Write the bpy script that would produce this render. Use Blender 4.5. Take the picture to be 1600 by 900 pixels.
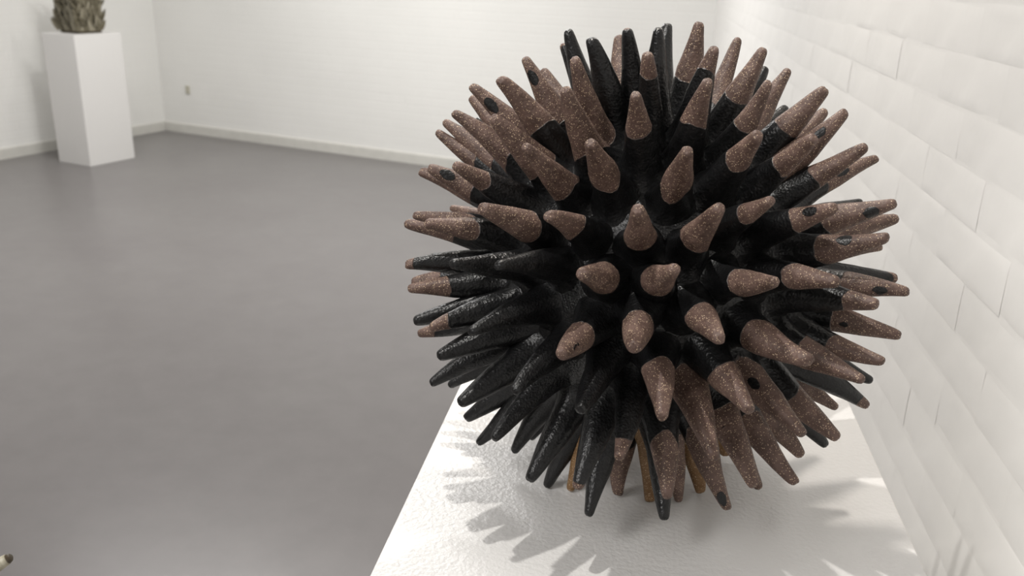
import bpy, bmesh, math, random
from mathutils import Vector, Matrix, noise
random.seed(7)
scene = bpy.context.scene
for o in list(bpy.data.objects): bpy.data.objects.remove(o)

# ------------------------------------------------------------------ camera
FPX = 1398.0                      # focal length for a 1600 px wide frame
SLOPE = 0.03                      # tilt of the horizon
ey = Vector((224.0, -490.0, FPX)).normalized()        # plinth / right wall direction seen from the camera
hd = Vector((1.0, SLOPE, 0.0))
dn = ey.cross(hd).normalized()
if dn.y < 0: dn = -dn
ex = dn.cross(ey).normalized()
if ex.x < 0: ex = -ex
ROT = Matrix((ex, ey, -dn))       # camera (right, down, forward) -> world
EYE = Vector((0.0, 0.0, 1.5))
cam_data = bpy.data.cameras.new('camera')
cam_data.sensor_width = 36.0
cam_data.lens = 36.0 * FPX / 1600.0
cam_data.clip_start = 0.02
cam_data.dof.use_dof = True
cam_data.dof.focus_distance = 0.80
cam_data.dof.aperture_fstop = 9.0
cam = bpy.data.objects.new('camera', cam_data)
scene.collection.objects.link(cam)
r, d, f = ROT.col[0], ROT.col[1], ROT.col[2]
cam.matrix_world = Matrix(((r.x, -d.x, -f.x, EYE.x), (r.y, -d.y, -f.y, EYE.y), (r.z, -d.z, -f.z, EYE.z), (0, 0, 0, 1)))
scene.camera = cam

# ------------------------------------------------------------------ world, lights, exposure
world = bpy.data.worlds.new('world'); scene.world = world
world.use_nodes = True
world.node_tree.nodes['Background'].inputs[0].default_value = (0.9, 0.93, 1.0, 1)
world.node_tree.nodes['Background'].inputs[1].default_value = 0.05
scene.view_settings.view_transform = 'Standard'
scene.view_settings.look = 'None'
scene.view_settings.gamma = 1.0
scene.view_settings.use_curve_mapping = False
scene.view_settings.exposure = 0.16

def spot(name, loc, target, power, angle, blend, radius, color):
    l = bpy.data.lights.new(name, 'SPOT')
    l.energy = power; l.spot_size = math.radians(angle); l.spot_blend = blend
    l.shadow_soft_size = radius; l.color = color
    o = bpy.data.objects.new(name, l); scene.collection.objects.link(o)
    o.location = loc
    o.rotation_euler = (Vector(target) - Vector(loc)).to_track_quat('-Z', 'Y').to_euler()
    return o
def area(name, loc, sx, sy, power, color, rotz=0.0):
    l = bpy.data.lights.new(name, 'AREA'); l.shape = 'RECTANGLE'
    l.size = sx; l.size_y = sy; l.energy = power; l.color = color
    o = bpy.data.objects.new(name, l); scene.collection.objects.link(o)
    o.location = loc; o.rotation_euler = (0, 0, rotz)
    return o
KEY = (-0.45, 0.60, 3.0)
spot('track_spot_sculpture', KEY, (0.02, 0.86, 1.05), 72.0, 34.0, 0.7, 0.016, (1.0, 0.97, 0.925))
spot('track_spot_back_wall', (-2.2, 4.4, 3.1), (-2.6, 7.2, 1.3), 104.0, 95.0, 1.0, 0.05, (1.0, 1.0, 0.965))
spot('track_spot_right_wall', (-0.10, 1.9, 3.1), (0.42, 1.3, 1.2), 90.0, 100.0, 1.0, 0.08, (1.0, 0.93, 0.85))
spot('track_spot_far_plinth', (-2.7, 5.9, 3.1), (-4.2, 6.4, 0.7), 26.0, 60.0, 0.9, 0.05, (1.0, 0.95, 0.90))
area('fill_light', (-1.5, 4.2, 3.14), 1.5, 0.3, 78.0, (1.0, 0.98, 0.96))  # added fill light, brightens the far floor and back wall
area('fill_light.001', (-2.1, -1.1, 3.14), 1.2, 2.0, 88.0, (1.0, 0.975, 0.955))  # added fill behind the camera, lifts the right wall and plinth shadow
area('fill_light.002', (-3.0, 4.7, 3.14), 1.5, 0.3, 42.0, (1.0, 0.98, 0.96))  # unseen fill light added for the far left of the room

# ------------------------------------------------------------------ helpers
def ray(px, py):
    v = ROT @ Vector((px - 800.0, py - 450.0, FPX)); return v.normalized()
def on_level(px, py, z):
    v = ray(px, py); return EYE + v * ((z - EYE.z) / v.z)
def link(name, mesh, mat=None, parent=None):
    o = bpy.data.objects.new(name, mesh); scene.collection.objects.link(o)
    if mat is not None and not mesh.materials: mesh.materials.append(mat)
    if parent is not None: o.parent = parent
    return o
def empty(name, loc, rz=0.0):
    o = bpy.data.objects.new(name, None); scene.collection.objects.link(o)
    o.location = loc; o.rotation_euler = (0, 0, rz); o.empty_display_size = 0.05
    return o
def tag(o, label, cat, group=None):
    o['label'] = label; o['category'] = cat
    if group: o['group'] = group
def structure(o, label=None):
    o['kind'] = 'structure'
    if label: o['label'] = label
def mesh_from(name, verts, faces, smooth=False):
    m = bpy.data.meshes.new(name); m.from_pydata([tuple(v) for v in verts], [], faces); m.update()
    if smooth:
        for p in m.polygons: p.use_smooth = True
    return m
def box_mesh(name, x0, x1, y0, y1, z0, z1, bevel=0.0, seg=2):
    bm = bmesh.new()
    bmesh.ops.create_cube(bm, size=1.0)
    for v in bm.verts:
        v.co = Vector(((x0 + x1) / 2 + v.co.x * (x1 - x0), (y0 + y1) / 2 + v.co.y * (y1 - y0), (z0 + z1) / 2 + v.co.z * (z1 - z0)))
    if bevel > 0:
        bmesh.ops.bevel(bm, geom=list(bm.edges), offset=bevel, segments=seg, affect='EDGES', profile=0.5)
    m = bpy.data.meshes.new(name); bm.to_mesh(m); bm.free()
    return m

# ------------------------------------------------------------------ materials
class Nodes:
    def __init__(self, name):
        self.m = bpy.data.materials.new(name); self.m.use_nodes = True
        self.t = self.m.node_tree; self.p = self.t.nodes['Principled BSDF']
    def n(self, kind, **kw):
        x = self.t.nodes.new(kind)
        for k, v in kw.items(): setattr(x, k, v)
        return x
    def l(self, a, b): self.t.links.new(a, b)
    def val(self, sock, v):
        if hasattr(v, 'links'): self.l(v, sock)
        else: sock.default_value = v
    def math(self, op, a, b=0.0, clamp=False):
        x = self.n('ShaderNodeMath', operation=op); x.use_clamp = clamp
        self.val(x.inputs[0], a); self.val(x.inputs[1], b); return x.outputs[0]
    def mix(self, fac, a, b):
        x = self.n('ShaderNodeMix', data_type='RGBA')
        self.val(x.inputs[0], fac); self.val(x.inputs[6], a); self.val(x.inputs[7], b); return x.outputs[2]
    def noise(self, vec, scale, detail=3.0, rough=0.5):
        x = self.n('ShaderNodeTexNoise'); x.inputs['Scale'].default_value = scale
        x.inputs['Detail'].default_value = detail; x.inputs['Roughness'].default_value = rough
        if vec is not None: self.l(vec, x.inputs['Vector'])
        return x.outputs['Fac']
    def ramp(self, fac, stops):
        x = self.n('ShaderNodeValToRGB'); self.l(fac, x.inputs[0])
        e = x.color_ramp.elements
        while len(e) < len(stops): e.new(0.5)
        for i, (p, c) in enumerate(stops):
            e[i].position = p; e[i].color = c if len(c) == 4 else (*c, 1)
        return x.outputs[0]
    def bump(self, h, strength, dist):
        x = self.n('ShaderNodeBump'); x.inputs['Strength'].default_value = strength
        x.inputs['Distance'].default_value = dist; self.l(h, x.inputs['Height']); return x
    def coord(self, which='Object'): return self.n('ShaderNodeTexCoord').outputs[which]
    def attr(self, name): return self.n('ShaderNodeAttribute', attribute_type='OBJECT', attribute_name=name).outputs['Fac']

def painted_white(name, color, rough, bumps, var=0.02):
    N = Nodes(name); c = N.coord()
    n1 = N.noise(c, 2.3, 4.0)
    dark = tuple(x * (1 - var) for x in color)
    N.l(N.ramp(n1, [(0.35, dark), (0.65, color)]), N.p.inputs['Base Color'])
    N.p.inputs['Roughness'].default_value = rough
    prev = None
    for sc, st, di in bumps:
        b = N.bump(N.noise(c, sc, 2.0), st, di)
        if prev is not None: N.l(prev.outputs[0], b.inputs['Normal'])
        prev = b
    if prev is not None: N.l(prev.outputs[0], N.p.inputs['Normal'])
    return N.m
M_brick = painted_white('white_painted_brick', (0.87, 0.86, 0.835), 0.5, [(5.0, 0.55, 0.006), (24.0, 0.25, 0.0025)])
M_plinth = painted_white('white_plinth_paint', (0.69, 0.68, 0.665), 0.34, [(200.0, 0.8, 0.0010)], 0.01)
M_ceiling = painted_white('white_ceiling', (0.8, 0.8, 0.79), 0.8, [])

def far_brick_material():
    N = Nodes('white_painted_masonry'); uv = N.coord('UV')
    bt = N.n('ShaderNodeTexBrick'); N.l(uv, bt.inputs['Vector'])
    bt.inputs['Scale'].default_value = 1.0
    bt.inputs['Brick Width'].default_value = 0.24; bt.inputs['Row Height'].default_value = 0.0667
    bt.inputs['Mortar Size'].default_value = 0.006; bt.inputs['Mortar Smooth'].default_value = 1.0
    nz = N.noise(uv, 1.1, 4.0)
    N.l(N.ramp(nz, [(0.35, (0.77, 0.765, 0.74)), (0.65, (0.80, 0.795, 0.77))]), N.p.inputs['Base Color'])
    h = N.math('ADD', N.math('MULTIPLY', bt.outputs['Fac'], -0.5), N.noise(uv, 5.0, 3.0))
    b = N.bump(h, 0.35, 0.006); N.l(b.outputs[0], N.p.inputs['Normal'])
    N.p.inputs['Roughness'].default_value = 0.55
    return N.m
M_masonry = far_brick_material()

def floor_material():
    N = Nodes('grey_lilac_floor'); c = N.coord()
    n1 = N.noise(c, 1.3, 5.0, 0.6); n2 = N.noise(c, 9.0, 4.0, 0.6)
    a = N.ramp(n1, [(0.3, (0.156, 0.145, 0.145)), (0.7, (0.178, 0.168, 0.166))])
    b2 = N.ramp(n2, [(0.35, (0.93, 0.93, 0.93)), (0.65, (1, 1, 1))])
    x = N.n('ShaderNodeMix', data_type='RGBA', blend_type='MULTIPLY'); x.inputs[0].default_value = 1.0
    N.l(a, x.inputs[6]); N.l(b2, x.inputs[7]); N.l(x.outputs[2], N.p.inputs['Base Color'])
    N.p.inputs['Roughness'].default_value = 0.30
    b = N.bump(N.noise(c, 40.0, 2.0), 0.08, 0.002); N.l(b.outputs[0], N.p.inputs['Normal'])
    return N.m
M_floor = floor_material()
def plain(name, color, rough=0.5):
    N = Nodes(name); c = N.coord(); n = N.noise(c, 12.0, 3.0)
    N.l(N.ramp(n, [(0.3, tuple(x * 0.92 for x in color)), (0.7, color)]), N.p.inputs['Base Color'])
    N.p.inputs['Roughness'].default_value = rough
    return N.m
M_skirt = plain('grey_white_skirting', (0.62, 0.61, 0.57), 0.45)
M_socket = plain('ivory_socket', (0.50, 0.48, 0.40), 0.4)

def glaze_nodes(N, vec):
    """black glaze: colour, roughness and height shared by the core and the spikes"""
    n = N.noise(vec, 55.0, 4.0, 0.6)
    col = N.ramp(n, [(0.3, (0.0035, 0.0035, 0.0038)), (0.75, (0.010, 0.010, 0.0105))])
    rough = N.math('ADD', N.math('MULTIPLY', N.noise(vec, 38.0, 2.0), 0.30), 0.20)
    h = N.math('ADD', N.math('MULTIPLY', N.noise(vec, 130.0, 2.0), 0.7), N.math('MULTIPLY', N.noise(vec, 520.0, 1.0), 0.42))
    return col, rough, h
def core_material():
    N = Nodes('black_glaze'); c = N.coord()
    col, rough, h = glaze_nodes(N, c)
    N.l(col, N.p.inputs['Base Color']); N.l(rough, N.p.inputs['Roughness'])
    b = N.bump(h, 0.9, 0.0020); N.l(b.outputs[0], N.p.inputs['Normal'])
    N.p.inputs['Specular IOR Level'].default_value = 0.5
    return N.m
M_core = core_material()
def spike_material():
    N = Nodes('speckled_stoneware_with_black_glaze')
    c = N.coord()
    sep = N.n('ShaderNodeSeparateXYZ'); N.l(c, sep.inputs[0])
    x, y, z = sep.outputs
    seed = N.attr('seed')
    comb = N.n('ShaderNodeCombineXYZ')            # coordinates in metres, moved per spike
    N.l(N.math('ADD', x, seed), comb.inputs[0]); N.l(y, comb.inputs[1]); N.l(N.math('MULTIPLY', z, 0.085), comb.inputs[2])
    v = comb.outputs[0]
    # where the glaze dip line lies
    wob = N.math('MULTIPLY', N.math('SUBTRACT', N.noise(v, 34.0, 2.0), 0.5), 0.16)
    tilt = N.math('MULTIPLY', x, N.attr('tilt'))
    line = N.math('ADD', N.math('ADD', z, wob), tilt)
    edge = N.math('SUBTRACT', line, N.math('SUBTRACT', 1.0, N.attr('bare')))
    bare = N.math('MULTIPLY', edge, 90.0, True)
    # drip of glaze on the bare clay
    dx = N.math('DIVIDE', N.math('SUBTRACT', x, 0.0085), 0.0062)
    dy = N.math('DIVIDE', N.math('SUBTRACT', y, N.attr('dot_side')), 0.0042)
    dz = N.math('DIVIDE', N.math('SUBTRACT', z, N.attr('dot')), 0.075)
    q = N.math('ADD', N.math('ADD', N.math('MULTIPLY', dx, dx), N.math('MULTIPLY', dy, dy)), N.math('MULTIPLY', dz, dz))
    q = N.math('ADD', q, N.math('MULTIPLY', N.math('SUBTRACT', N.noise(v, 150.0, 2.0), 0.5), 1.6))
    dot = N.math('MULTIPLY', N.math('SUBTRACT', q, N.attr('dot_size')), 9.0, True)
    bare = N.math('MULTIPLY', bare, dot)
    # clay
    n = N.noise(v, 70.0, 4.0, 0.6)
    clay = N.ramp(n, [(0.3, (0.070, 0.041, 0.032)), (0.72, (0.172, 0.110, 0.089))])
    warm = N.attr('warm')
    clay = N.mix(warm, clay, N.ramp(n, [(0.3, (0.14, 0.072, 0.028)), (0.7, (0.24, 0.14, 0.062))]))
    vor = N.n('ShaderNodeTexVoronoi'); N.l(v, vor.inputs['Vector']); vor.inputs['Scale'].default_value = 860.0
    sv = N.n('ShaderNodeSeparateColor'); N.l(vor.outputs['Color'], sv.inputs[0])
    pick = N.math('GREATER_THAN', sv.outputs[0], 0.30)
    near = N.math('LESS_THAN', vor.outputs['Distance'], N.math('MULTIPLY', sv.outputs[1], 0.42))
    grain = N.math('MULTIPLY', pick, near)
    clay = N.mix(N.math('MULTIPLY', grain, 0.8), clay, (0.66, 0.50, 0.34, 1))
    vor2 = N.n('ShaderNodeTexVoronoi'); N.l(v, vor2.inputs['Vector']); vor2.inputs['Scale'].default_value = 260.0
    pit = N.math('LESS_THAN', vor2.outputs['Distance'], 0.10)
    clay = N.mix(N.math('MULTIPLY', pit, 0.6), clay, (0.05, 0.032, 0.028, 1))
    col, rough, h = glaze_nodes(N, v)
    N.l(N.mix(bare, col, clay), N.p.inputs['Base Color'])
    rr = N.n('ShaderNodeMix', data_type='FLOAT'); N.l(bare, rr.inputs[0]); N.l(rough, rr.inputs[2]); rr.inputs[3].default_value = 0.55
    N.l(rr.outputs[0], N.p.inputs['Roughness'])
    N.p.inputs['Specular IOR Level'].default_value = 0.42
    hh = N.math('ADD', N.math('ADD', h, N.math('MULTIPLY', N.noise(v, 45.0, 3.0), 1.3)), N.math('MULTIPLY', bare, -0.8))
    b = N.bump(hh, 0.8, 0.0014); N.l(b.outputs[0], N.p.inputs['Normal'])
    return N.m
M_spike = spike_material()

# ------------------------------------------------------------------ the room
ROOM_H = 3.2
WALL_X = 0.415                               # face of the brickwork beside the plinth
ANG = math.radians(-17.6)
U = Vector((math.cos(ANG), math.sin(ANG), 0))        # along the back wall
V = Vector((-U.y, U.x, 0))                           # along the left wall, away from the camera
CA = Vector((-4.419, 7.81, 0))                       # far left corner
CB = CA + U * ((WALL_X - CA.x) / U.x)                # far right corner
YB = -3.2
CC = Vector((WALL_X, YB, 0))
CD = CA - V * ((CA.y - YB) / V.y)
def slab(name, pts, z, mat, up):
    vs = [Vector((p.x, p.y, z)) for p in pts]; n = len(vs)
    vs += [Vector((p.x, p.y, z + (-0.1 if up else 0.1))) for p in pts]
    fs = [tuple(range(n)), tuple(range(2 * n - 1, n - 1, -1))] + [(i, i + n, (i + 1) % n + n, (i + 1) % n) for i in range(n)]
    o = link(name, mesh_from(name, vs, fs), mat)
    bm = bmesh.new(); bm.from_mesh(o.data); bmesh.ops.recalc_face_normals(bm, faces=bm.faces); bm.to_mesh(o.data); bm.free()
    structure(o); return o
slab('floor', [CA, CB, CC, CD], 0.0, M_floor, True)
slab('ceiling', [CA, CB, CC, CD], ROOM_H, M_ceiling, False)
def wall(name, a, b, mat, thick=0.12):
    dirv = (b - a).normalized(); L = (b - a).length
    out = Vector((dirv.y, -dirv.x, 0))
    cen = (CA + CB + CC + CD) / 4
    if (cen - a).dot(out) > 0: out = -out
    vs = []
    for o_ in (0, thick):
        for p, z in ((a, 0), (b, 0), (b, ROOM_H), (a, ROOM_H)):
            vs.append(Vector((p.x, p.y, z)) + out * o_)
    fs = [(0, 1, 2, 3), (7, 6, 5, 4), (0, 4, 5, 1), (1, 5, 6, 2), (2, 6, 7, 3), (3, 7, 4, 0)]
    m = mesh_from(name, vs, fs)
    uv = m.uv_layers.new(name='wall_uv')
    for p in m.polygons:
        for li in p.loop_indices:
            co = m.vertices[m.loops[li].vertex_index].co
            uv.data[li].uv = ((co - a).dot(dirv), co.z)
    bm = bmesh.new(); bm.from_mesh(m); bmesh.ops.recalc_face_normals(bm, faces=bm.faces); bm.to_mesh(m); bm.free()
    o = link(name, m, mat); structure(o); return o
wall('wall_back', CA, CB, M_masonry)
wall('wall_left', CD, CA, M_masonry)
wall('wall_front', CC, CD, M_ceiling)
wall_right = wall('wall_right', CC + Vector((0.0, 0, 0)), CB, M_brick)

def skirting(name, a, b, inward):
    L = (b - a).length; dirv = (b - a).normalized()
    prof = [(0.0, 0.0), (0.016, 0.0), (0.016, 0.075), (0.012, 0.083), (0.0, 0.086)]
    vs = []
    for p in (a, b):
        for (o_, z) in prof: vs.append(p + inward * o_ + Vector((0, 0, z)))
    n = len(prof)
    fs = [(i, (i + 1) % n, (i + 1) % n + n, i + n) for i in range(n)] + [tuple(range(n))[::-1], tuple(range(n, 2 * n))]
    m = mesh_from(name, vs, fs)
    bm = bmesh.new(); bm.from_mesh(m); bmesh.ops.recalc_face_normals(bm, faces=bm.faces); bm.to_mesh(m); bm.free()
    structure(link(name, m, M_skirt))
skirting('baseboard_back', CA + U * 0.018, CB - U * 0.02, -V)
skirting('baseboard_left', CD + V * 0.02, CA - V * 0.002, U)

# bricks of the right wall: the nearest 300 in view as parts, the others joined
COURSE, PITCH = 0.0667, 0.240
BH, BL = 0.0655, 0.2414
def brick_geo(rng):
    """rounded brick under thick paint in the y-z plane, its face towards -x; paint gathers in lips along some edges"""
    NS = 6
    lip_b, lip_t = rng.choice((0, 0, 0.0008, 0.0015)), rng.choice((0, 0, 0, 0.0009))
    sd = Vector((rng.uniform(0, 90), 0, 0))
    prof = [(-1.0, 0.0), (-0.84, 0.00022), (-0.58, 0.00045), (0.0, 0.0006), (0.58, 0.00045), (0.84, 0.00022), (1.0, 0.0)]
    vs, fs = [], []
    for q in range(NS):
        sy = -1 + 2 * q / (NS - 1)
        for (sz, dep) in prof:
            dx = dep
            if 0.5 < abs(sz) < 0.95:
                a = max(0.0, noise.noise(Vector((sy * 2.2, sz, 0)) + sd) + 0.1) * 1.8 * (1 - abs(sy) ** 4)
                dx += a * (lip_b if sz < 0 else lip_t) * (1.0 if abs(sz) > 0.8 else 0.4)
            wav = 0.0014 * noise.noise(Vector((sy * 3, sz * 2, 7)) + sd) * (1 - abs(sy) ** 4)
            vs.append(Vector((-dx, sy * BL / 2, sz * BH / 2 + wav)))
    n = len(prof)
    for q in range(NS - 1):
        for r_ in range(n - 1):
            b = q * n + r_; fs.append((b, b + 1, b + n + 1, b + n))
    return vs, fs
def fix(m):
    bm = bmesh.new(); bm.from_mesh(m); bmesh.ops.recalc_face_normals(bm, faces=bm.faces)
    bm.to_mesh(m); bm.free()
    if sum((p.normal.x for p in m.polygons)) > 0: m.flip_normals()
    for p in m.polygons: p.use_smooth = True
rng = random.Random(3)
brick_meshes = []
for k in range(16):
    vs, fs = brick_geo(rng); m = mesh_from('painted_brick', vs, fs); fix(m); m.materials.append(M_brick); brick_meshes.append((m, vs, fs))
spots_ = []
y_max = CB.y - 0.13
for row in range(0, 48):
    zc = 0.010 + (row + 0.5) * COURSE
    if zc > ROOM_H - 0.04: break
    y0 = YB + 0.14 + (row % 2) * PITCH / 2
    k = 0
    while y0 + k * PITCH < y_max:
        yc = y0 + k * PITCH; k += 1
        if yc < -0.4: continue
        c = ROT.transposed() @ (Vector((WALL_X, yc, zc)) - EYE)
        seen = 0.0
        if c.z > 0.05:
            px, py = 800 + FPX * c.x / c.z, 450 + FPX * c.y / c.z
            if -60 < py < 960 and px < 1760: seen = 1.0 / (c.z * c.z)
        # hidden behind the plinth and the sculpture: keep, it is cheap
        spots_.append((seen, yc, zc))
spots_.sort(key=lambda s_: -s_[0])
rest_v, rest_f = [], []
for i, (seen, yc, zc) in enumerate(spots_):
    m, vs, fs = brick_meshes[rng.randrange(16)]
    off = Vector((WALL_X + rng.uniform(-0.0002, 0.0002), yc, zc + rng.uniform(-0.0012, 0.0012)))
    tilt = Matrix.Rotation(rng.uniform(-0.005, 0.005), 3, 'Y') @ Matrix.Rotation(rng.uniform(-0.0012, 0.0012), 3, 'Z') @ Matrix.Rotation(rng.uniform(-0.004, 0.004), 3, 'X')
    if i < 300:
        o = link('brick', m, None, wall_right)
        o.location = off; o.rotation_euler = tilt.to_euler()
    else:
        b0 = len(rest_v)
        rest_v += [off + tilt @ v for v in vs]; rest_f += [tuple(b0 + q for q in fc) for fc in fs]
m = mesh_from('brickwork', rest_v, rest_f); fix(m)
o = link('brickwork', m, M_brick, wall_right); o['kind'] = 'stuff'

# ------------------------------------------------------------------ near plinth
PZ = 1.0
PX0, PX1, PY0, PY1 = -0.206, 0.282, 0.600, 1.088
pl = empty('plinth', ((PX0 + PX1) / 2, (PY0 + PY1) / 2, 0))
tag(pl, 'white painted plinth under the black spiky sculpture', 'plinth')
hw, hl = (PX1 - PX0) / 2, (PY1 - PY0) / 2
link('plinth_body', box_mesh('plinth_body', -hw, hw, -hl, hl, 0.0, PZ, 0.0022, 3), M_plinth, pl)

# ------------------------------------------------------------------ the spiky sculpture
CEN = Vector((0.0149, 0.855, 1.2224))
R_TIP, R_CORE = 0.240, 0.152
SPIKES = [(887, 46, 's', 0, 0),
          (879, 68, 'b', 0.1, 0),
          (922, 59, 's', 0, 0),
          (897, 89, 'f', 0.75, 0),
          (882, 137, 'f', 0.8, 0),
          (967, 55, 'b', 0.6, 0),
          (980, 44, 's', 0.02, 0),
          (1029, 43, 's', 0, 0),
          (1043, 37, 'b', 0, 0),
          (1012, 82, 'f', 0.25, 0),
          (993, 146, 'f', 0.45, 0),
          (1093, 34, 's', 0.55, 0),
          (1117, 73, 'f', 0.25, 0),
          (1107, 124, 'f', 0.5, 0),
          (1154, 59, 'b', 0.7, 0),
          (1194, 75, 's', 0.5, 0),
          (1197, 105, 'b', 0, 0),
          (1233, 108, 'b', 0.9, 0),
          (1202, 127, 'f', 0.5, 0),
          (1291, 138, 's', 0.5, 0),
          (1229, 167, 'b', 0, 0),
          (1291, 172, 'b', 0.6, 0),
          (1323, 173, 's', 0.8, 0.72),
          (1274, 214, 'f', 0.45, 0),
          (1186, 209, 'f', 0.4, 0),
          (1355, 228, 's', 0.55, 0),
          (1372, 247, 'b', 0.65, 0.6),
          (819, 89, 's', 0.85, 0.8),
          (848, 108, 'b', 0.8, 0),
          (779, 122, 'f', 0.6, 0),
          (735, 133, 's', 0.9, 0.75),
          (735, 151, 'b', 0.7, 0),
          (744, 186, 'b', 0, 0),
          (707, 175, 's', 0.8, 0),
          (693, 189, 'b', 0.8, 0),
          (682, 205, 'b', 0.5, 0),
          (769, 182, 'f', 0.75, 0),
          (819, 227, 'f', 0.75, 0),
          (655, 268, 'b', 0.6, 0),
          (669, 261, 's', 0.6, 0.8),
          (709, 257, 'f', 0.35, 0),
          (922, 222, 'f', 0.55, 0),
          (1075, 234, 'f', 0.6, 0),
          (704, 324, 'b', 0.5, 0),
          (645, 336, 's', 0.45, 0),
          (632, 349, 'b', 0.5, 0),
          (663, 349, 'f', 0.35, 0),
          (750, 324, 'f', 0.55, 0),
          (854, 337, 'f', 0.55, 0),
          (633, 414, 's', 0.12, 0),
          (672, 402, 'b', 0, 0),
          (704, 412, 'f', 0, 0),
          (775, 415, 'f', 0, 0),
          (643, 442, 'b', 0.4, 0),
          (637, 451, 's', 0.4, 0),
          (908, 427, 'f', 0.55, 0),
          (1056, 419, 'f', 0.6, 0),
          (997, 325, 'f', 0.65, 0),
          (1126, 323, 'f', 0.7, 0),
          (1207, 312, 'f', 0.35, 0),
          (1307, 324, 'f', 0.45, 0.8),
          (1347, 315, 'b', 0, 0),
          (1401, 317, 's', 0.6, 0.78),
          (1404, 341, 'b', 0.65, 0),
          (1389, 370, 's', 0.5, 0.65),
          (1378, 386, 'b', 0.6, 0),
          (1402, 435, 'b', 0.12, 0),
          (1311, 441, 'f', 0.4, 0),
          (1213, 441, 'f', 0.55, 0),
          (1421, 457, 's', 0.55, 0.75),
          (1372, 476, 'f', 0.3, 0),
          (1408, 525, 's', 0.6, 0.5),
          (1382, 566, 's', 0.5, 0),
          (1363, 596, 'b', 0, 0),
          (1350, 595, 'f', 0.7, 0),
          (1357, 635, 'b', 0.1, 0),
          (1268, 564, 'f', 0.6, 0),
          (1308, 638, 'b', 0.6, 0),
          (1310, 686, 's', 0.6, 0),
          (1256, 680, 'f', 0.8, 0.35),
          (1292, 697, 'b', 0, 0),
          (1172, 642, 'f', 0.6, 0),
          (646, 502, 's', 0, 0),
          (672, 512, 'f', 0.2, 0),
          (653, 522, 'b', 0.15, 0),
          (733, 520, 'f', 0, 0),
          (684, 557, 's', 0, 0),
          (672, 600, 's', 0, 0),
          (701, 603, 'b', 0, 0),
          (717, 631, 'f', 0, 0),
          (727, 655, 'b', 0, 0),
          (746, 694, 'b', 0, 0),
          (770, 687, 'f', 0, 0),
          (803, 613, 'f', 0, 0),
          (829, 686, 'b', 0, 0),
          (802, 707, 'b', 0, 0),
          (826, 752, 's', 0, 0),
          (851, 767, 'b', 0, 0),
          (890, 767, 'F', 1, 0),
          (901, 764, 'f', 0.08, 0),
          (919, 807, 's', 0, 0),
          (966, 717, 'f', 0.25, 0),
          (963, 799, 'b', 0.7, 0),
          (1015, 784, 'F', 1, 0),
          (1038, 813, 's', 0, 0),
          (1043, 779, 'f', 0.45, 0),
          (1063, 801, 'b', 0.8, 0.3),
          (1095, 770, 'F', 1, 0),
          (1138, 797, 's', 0.7, 0.9),
          (1117, 718, 'f', 0.8, 0),
          (1179, 761, 's', 0.85, 0.4),
          (1187, 764, 'b', 0.7, 0),
          (1245, 756, 's', 0.75, 0),
          (1253, 713, 'b', 0.8, 0),
          (876, 555, 'f', 0.55, 0.8),
          (990, 544, 'f', 0.55, 0),
          (1126, 532, 'f', 0.55, 0),
          (906, 642, 'f', 0, 0),
          (1035, 654, 'f', 0.65, 0)]
sculpt = empty('spiky_ceramic_sculpture', (CEN.x, CEN.y, PZ))
tag(sculpt, 'round black glazed ceramic sculpture covered in brown-tipped spikes on the near plinth', 'sculpture')
bm = bmesh.new(); bmesh.ops.create_icosphere(bm, subdivisions=5, radius=R_CORE)
for v in bm.verts:
    nrm = v.co.normalized()
    v.co = nrm * (R_CORE + 0.004 * noise.noise(nrm * 5.0) + 0.0018 * noise.noise(nrm * 17.0))
m = bpy.data.meshes.new('body'); bm.to_mesh(m); bm.free()
for p in m.polygons: p.use_smooth = True
core = link('body', m, M_core, sculpt); core.location = (0, 0, CEN.z - PZ); core['label'] = 'black glazed round body between the spikes'

PROFILE = [(-0.13, 0.0370), (-0.05, 0.0296), (0.0, 0.0240), (0.05, 0.0197), (0.11, 0.0170), (0.20, 0.0150), (0.31, 0.0135), (0.43, 0.0120), (0.55, 0.0106), (0.66, 0.0090), (0.76, 0.0076), (0.85, 0.0063), (0.92, 0.0053), (0.962, 0.0046), (0.985, 0.0037), (0.997, 0.0022)]
def spike_mesh(k, seg=20):
    rg = random.Random(100 + k); vs, fs = [], []
    bx, by = rg.uniform(-0.004, 0.004), rg.uniform(-0.004, 0.004)
    flat = rg.uniform(0.84, 1.05); fa = rg.uniform(0, math.pi)
    tipk = rg.uniform(0.85, 1.2); off = Vector((rg.uniform(0, 50), rg.uniform(0, 50), 0))
    for (z, r0) in PROFILE:
        w = max(0.0, min(1.0, z)); rr = r0 * (1 + (tipk - 1) * w)
        for i in range(seg):
            a = 2 * math.pi * i / seg
            ca, sa = math.cos(a), math.sin(a)
            q = rr * (1 + 0.16 * noise.noise(Vector((ca, sa, z * 3.0)) * 0.9 + off) + 0.05 * noise.noise(Vector((ca, sa, z * 4.0)) * 3.0 + off))
            px, py = q * ca, q * sa
            e = px * math.cos(fa) + py * math.sin(fa); g = -px * math.sin(fa) + py * math.cos(fa); e *= flat
            px, py = e * math.cos(fa) - g * math.sin(fa), e * math.sin(fa) + g * math.cos(fa)
            bend = 4 * w * (1 - w)
            vs.append((px + bx * bend, py + by * bend, z + 0.006 * noise.noise(Vector((ca * 2, sa * 2, 9)) + off) * (z > 0.9)))
    n = len(PROFILE)
    for j in range(n - 1):
        for i in range(seg):
            i2 = (i + 1) % seg
            fs.append((j * seg + i, j * seg + i2, (j + 1) * seg + i2, (j + 1) * seg + i))
    vs.append((0, 0, 0.999)); t = len(vs) - 1
    for i in range(seg): fs.append(((n - 1) * seg + i, (n - 1) * seg + (i + 1) % seg, t))
    return mesh_from('spike', vs, fs, True)
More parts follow.
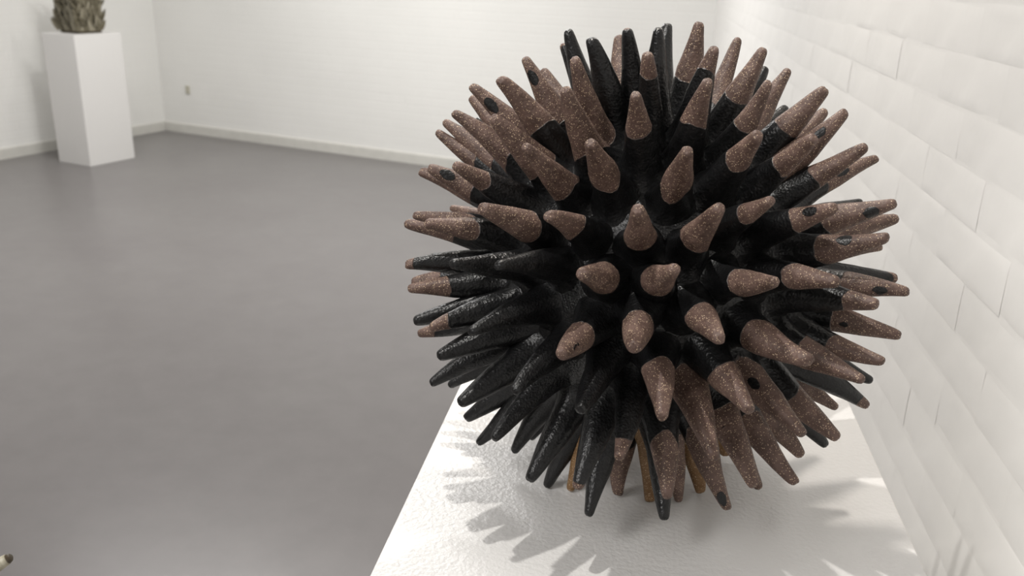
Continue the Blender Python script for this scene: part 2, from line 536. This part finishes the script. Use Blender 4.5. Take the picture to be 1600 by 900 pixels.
spike_meshes = [spike_mesh(k) for k in range(12)]
for mm in spike_meshes: mm.materials.append(M_spike)
rs = random.Random(21)
def add_spike(tip, bare, dot, warm=0.0, width=None, base=None):
    dirv = (tip - CEN).normalized()
    b = base if base is not None else CEN + dirv * (R_CORE - 0.004)
    axis = tip - b; L = axis.length; zc = axis.normalized()
    side = EYE - tip; side -= zc * side.dot(zc)                   # the drip of glaze sits on this side
    xa = side.normalized() if side.length > 1e-4 else zc.orthogonal().normalized()
    ya = zc.cross(xa)
    w = width or rs.uniform(0.93, 1.10)
    o = link('spike', rs.choice(spike_meshes), None, sculpt)
    base_l = b - sculpt.location
    o.matrix_local = Matrix(((xa.x * w, ya.x * w, zc.x * L, base_l.x), (xa.y * w, ya.y * w, zc.y * L, base_l.y), (xa.z * w, ya.z * w, zc.z * L, base_l.z), (0, 0, 0, 1)))
    o['bare'] = float(bare) if bare > 0 else -0.3
    o['dot'] = float(dot) if dot > 0 else -5.0
    o['dot_size'] = rs.uniform(0.55, 1.25)
    o['dot_side'] = rs.uniform(-0.004, 0.004)
    o['seed'] = rs.uniform(0, 40.0); o['tilt'] = rs.uniform(-11.0, 11.0); o['warm'] = float(warm)
    return dirv
# where some front spikes leave the body (they lean a little off the radius)
BASES = {(1056, 419): (1022, 444), (908, 427): (952, 434), (997, 325): (1003, 384), (1126, 323): (1072, 392), (990, 544): (1002, 478)}
dirs = []
for (px, py, mode, bare, dot) in SPIKES:
    v = ray(px, py); tca = v.dot(CEN - EYE); d2 = (CEN - EYE).length_squared - tca * tca
    h = math.sqrt(max(0.0, R_TIP * R_TIP - d2))
    warm = 0.0
    if mode == 'F': tip = on_level(px, py, PZ + 0.0012); warm = 1.0
    elif mode == 'b': tip = EYE + v * (tca + max(h, 0.075))
    elif mode == 's': tip = EYE + v * (tca - max(min(h, 0.10), 0.02))
    else: tip = EYE + v * (tca - max(h, 0.085))
    if tip.z < PZ + 0.0012: tip = CEN + (tip - CEN) * ((CEN.z - PZ - 0.0012) / (CEN.z - tip.z))
    base = None
    if (px, py) in BASES:
        bv = ray(*BASES[(px, py)]); q = bv.dot(CEN - EYE); rc = R_CORE - 0.004
        base = EYE + bv * (q - math.sqrt(max(0.0, rc * rc - (CEN - EYE).length_squared + q * q)))
    dirs.append(add_spike(tip, bare, dot, warm, None, base))
# the far side
cand = []
for i in range(900):
    zz = 1 - 2 * (i + 0.5) / 900; a = i * 2.399963
    q = math.sqrt(1 - zz * zz); cand.append(Vector((q * math.cos(a), q * math.sin(a), zz)))
rs.shuffle(cand)
to_cam = (EYE - CEN).normalized()
for c in cand:
    if c.dot(to_cam) > 0.12: continue
    if min(math.acos(max(-1, min(1, c.dot(q)))) for q in dirs) < 0.255: continue
    rt = R_TIP * rs.uniform(0.96, 1.02)
    if CEN.z + c.z * rt < PZ + 0.001: rt = (CEN.z - PZ - 0.001) / -c.z
    if rt < R_CORE + 0.045: continue
    warm = 1.0 if c.z < -0.85 else 0.0
    dirs.append(add_spike(CEN + c * rt, 1.0 if warm else rs.choice((0.0, 0.45, 0.55, 0.7)), 0, warm))

# ------------------------------------------------------------------ far plinth with its sculpture
FP = on_level(142, 261, 0.0)
FW, FD, FH = 0.345, 0.42, 0.967
fc = FP - U * (FW / 2) + V * (FD / 2)
far = empty('plinth', (fc.x, fc.y, 0), ANG)
tag(far, 'white painted plinth near the far left corner under the olive-brown sculpture', 'plinth')
link('plinth_body', box_mesh('far_plinth_body', -FW / 2, FW / 2, -FD / 2, FD / 2, 0, FH, 0.003, 2), M_plinth, far)

def shard_material():
    N = Nodes('olive_brown_ceramic'); c = N.coord()
    n = N.noise(c, 30.0, 3.0)
    rnd = N.n('ShaderNodeObjectInfo').outputs['Random']
    a = N.ramp(n, [(0.3, (0.075, 0.064, 0.036)), (0.7, (0.17, 0.15, 0.10))])
    N.l(N.mix(N.math('MULTIPLY', N.math('POWER', rnd, 2.0), 0.9), a, (0.36, 0.33, 0.25, 1)), N.p.inputs['Base Color'])
    N.p.inputs['Roughness'].default_value = 0.5
    return N.m
M_shard = shard_material()
M_shard_core = plain('dark_olive_clay', (0.075, 0.06, 0.035), 0.7)
fs_root = empty('folded_leaf_sculpture', (fc.x, fc.y, FH), ANG)
tag(fs_root, 'olive-brown block-shaped sculpture of upright curled shards on the far plinth', 'sculpture')
SW, SH = 0.112, 0.44
link('inner_block', box_mesh('inner_block', -SW + 0.012, SW - 0.012, -SW + 0.012, SW - 0.012, 0.001, SH - 0.02, 0.006, 2), M_shard_core, fs_root)
def shard_mesh(k):
    rg = random.Random(50 + k); vs, fs = [], []
    n = 7; curl = rg.uniform(0.3, 0.9); lean = rg.uniform(-0.03, 0.03)
    for side in (0, 1):
        for j in range(n):
            t = j / (n - 1); w = 0.026 * math.sin(math.pi * (0.36 + 0.60 * t)) ** 0.8
            for i in (-1, 0, 1):
                a = i * curl
                vs.append((i * w + lean * t, -(0.010 * math.sin(math.pi * t) + (0.010 if i == 0 else 0.0) * curl) - (0.0 if side else 0.004) - 0.02 * t * t, 0.13 * t))
    for side in (0, 1):
        for j in range(n - 1):
            for i in range(2):
                b = side * n * 3 + j * 3 + i; q = (b, b + 1, b + 4, b + 3)
                fs.append(q if side == 0 else q[::-1])
    for j in range(n - 1):
        for i in (0, 2):
            b = j * 3 + i; fs.append((b, b + 3, b + 3 + n * 3, b + n * 3))
    m = mesh_from('shard', vs, fs, True); m.materials.append(M_shard); return m
shard_meshes = [shard_mesh(k) for k in range(6)]
rq = random.Random(5)
for side in range(4):
    for row in range(9):
        for col in range(8):
            o = link('shard', rq.choice(shard_meshes), None, fs_root)
            t = -SW + 0.008 + (2 * SW - 0.016) * (col + (0.5 if row % 2 else 0.0)) / 7.5
            base = Matrix.Rotation(side * math.pi / 2, 3, 'Z') @ Vector((t, -SW + 0.010, 0))
            z = max(0.020, row * (SH - 0.07) / 8.2 + rq.uniform(-0.015, 0.015))
            if row == 0: z = 0.020
            o.location = (base.x, base.y, z)
            o.rotation_euler = (Matrix.Rotation(side * math.pi / 2, 3, 'Z') @ Matrix.Rotation(rq.uniform(-0.75, 0.25), 3, 'Y') @ Matrix.Rotation(rq.uniform(-0.05, 0.16), 3, 'X') @ Matrix.Rotation(rq.uniform(-0.5, 0.5), 3, 'Z')).to_euler()
            s = rq.uniform(0.45, 0.85); o.scale = (s, s, s)

# ------------------------------------------------------------------ wall socket on the back wall
v = ray(294, 140); t = (CA - EYE).dot(V) / v.dot(V); P = EYE + v * t
so = empty('wall_socket', (P.x, P.y, P.z), ANG)
tag(so, 'small ivory wall socket on the back wall near the left corner', 'socket')
link('cover_plate', box_mesh('cover_plate', -0.022, 0.022, -0.014, 0.0, -0.036, 0.036, 0.004, 2), M_socket, so)
link('socket_face', box_mesh('socket_face', -0.014, 0.014, -0.019, -0.014, -0.016, 0.016, 0.002, 2), M_socket, so)

# ------------------------------------------------------------------ pale pronged sculpture, its one prong reaching into the frame
def horn_material():
    N = Nodes('cream_glaze_dark_tip'); c = N.coord()
    sep = N.n('ShaderNodeSeparateXYZ'); N.l(c, sep.inputs[0])
    n = N.noise(c, 40.0, 3.0)
    a = N.ramp(n, [(0.3, (0.36, 0.33, 0.24)), (0.7, (0.52, 0.49, 0.39))])
    k = N.math('MULTIPLY', N.math('SUBTRACT', N.math('ADD', sep.outputs[2], N.math('MULTIPLY', n, 0.05)), 0.965), 60.0, True)
    N.l(N.mix(k, a, (0.06, 0.045, 0.025, 1)), N.p.inputs['Base Color'])
    N.p.inputs['Roughness'].default_value = 0.4
    return N.m
M_horn = horn_material()
TIP = EYE + ray(19, 869) * 1.02
CW = TIP + ROT @ Vector((-0.135, 0.085, -0.02))
p2z = CW.z - 0.075
pl2 = empty('plinth', (CW.x - 0.10, CW.y - 0.05, 0))
tag(pl2, 'white plinth beyond the lower left of the frame under the cream pronged sculpture', 'plinth')
link('plinth_body', box_mesh('side_plinth_body', -0.15, 0.15, -0.15, 0.15, 0, p2z, 0.0022, 3), M_plinth, pl2)
hs = empty('pronged_cream_sculpture', (CW.x, CW.y, p2z))
tag(hs, 'cream ceramic sculpture with a dark-tipped prong poking in at lower left', 'sculpture')
bm = bmesh.new(); bmesh.ops.create_icosphere(bm, subdivisions=4, radius=0.075)
for q in bm.verts: q.co *= 1 + 0.06 * noise.noise(q.co * 20)
for q in bm.verts: q.co.z = max(q.co.z, -0.0745)
m = bpy.data.meshes.new('horn_body'); bm.to_mesh(m); bm.free()
for p in m.polygons: p.use_smooth = True
hb = link('body', m, M_horn, hs); hb.location = (0, 0, 0.075)
def prong_mesh(seg=16):
    prof = [(-0.1, 0.012), (0.1, 0.0105), (0.3, 0.0093), (0.5, 0.0082), (0.7, 0.0071), (0.85, 0.0062), (0.94, 0.0053), (0.98, 0.0040), (0.997, 0.0020)]
    vs, fs = [], []
    for z, r0 in prof:
        for i in range(seg):
            a = 2 * math.pi * i / seg; vs.append((r0 * math.cos(a) * 1.05, r0 * math.sin(a), z))
    for j in range(len(prof) - 1):
        for i in range(seg):
            fs.append((j * seg + i, j * seg + (i + 1) % seg, (j + 1) * seg + (i + 1) % seg, (j + 1) * seg + i))
    vs.append((0, 0, 1)); t = len(vs) - 1
    for i in range(seg): fs.append(((len(prof) - 1) * seg + i, (len(prof) - 1) * seg + (i + 1) % seg, t))
    m = mesh_from('prong', vs, fs, True); m.materials.append(M_horn); return m
PM = prong_mesh()
hc = Vector((0, 0, 0.075))
tl = TIP - hs.location
prd = [(tl - hc).normalized()]
for i in range(34):
    zz = 1 - 1.5 * (i + 0.5) / 34; a = i * 2.399963; q = math.sqrt(max(0, 1 - zz * zz))
    c = Vector((q * math.cos(a), q * math.sin(a), zz))
    if zz < -0.3 or min(math.acos(max(-1, min(1, c.dot(e)))) for e in prd) < 0.42: continue
    # the others stay outside the frame
    tipw = hs.location + hc + c * 0.15
    cc = ROT.transposed() @ (tipw - EYE)
    if cc.z > 0.1 and 800 + FPX * cc.x / cc.z > -25 and 450 + FPX * cc.y / cc.z < 930: continue
    prd.append(c)
for i, c in enumerate(prd):
    L = ((tl - hc).length if i == 0 else 0.15) - 0.068
    o = link('prong', PM, None, hs)
    o.matrix_local = Matrix.Translation(hc + c * 0.068) @ c.to_track_quat('Z', 'Y').to_matrix().to_4x4() @ Matrix.Diagonal((1, 1, L, 1))
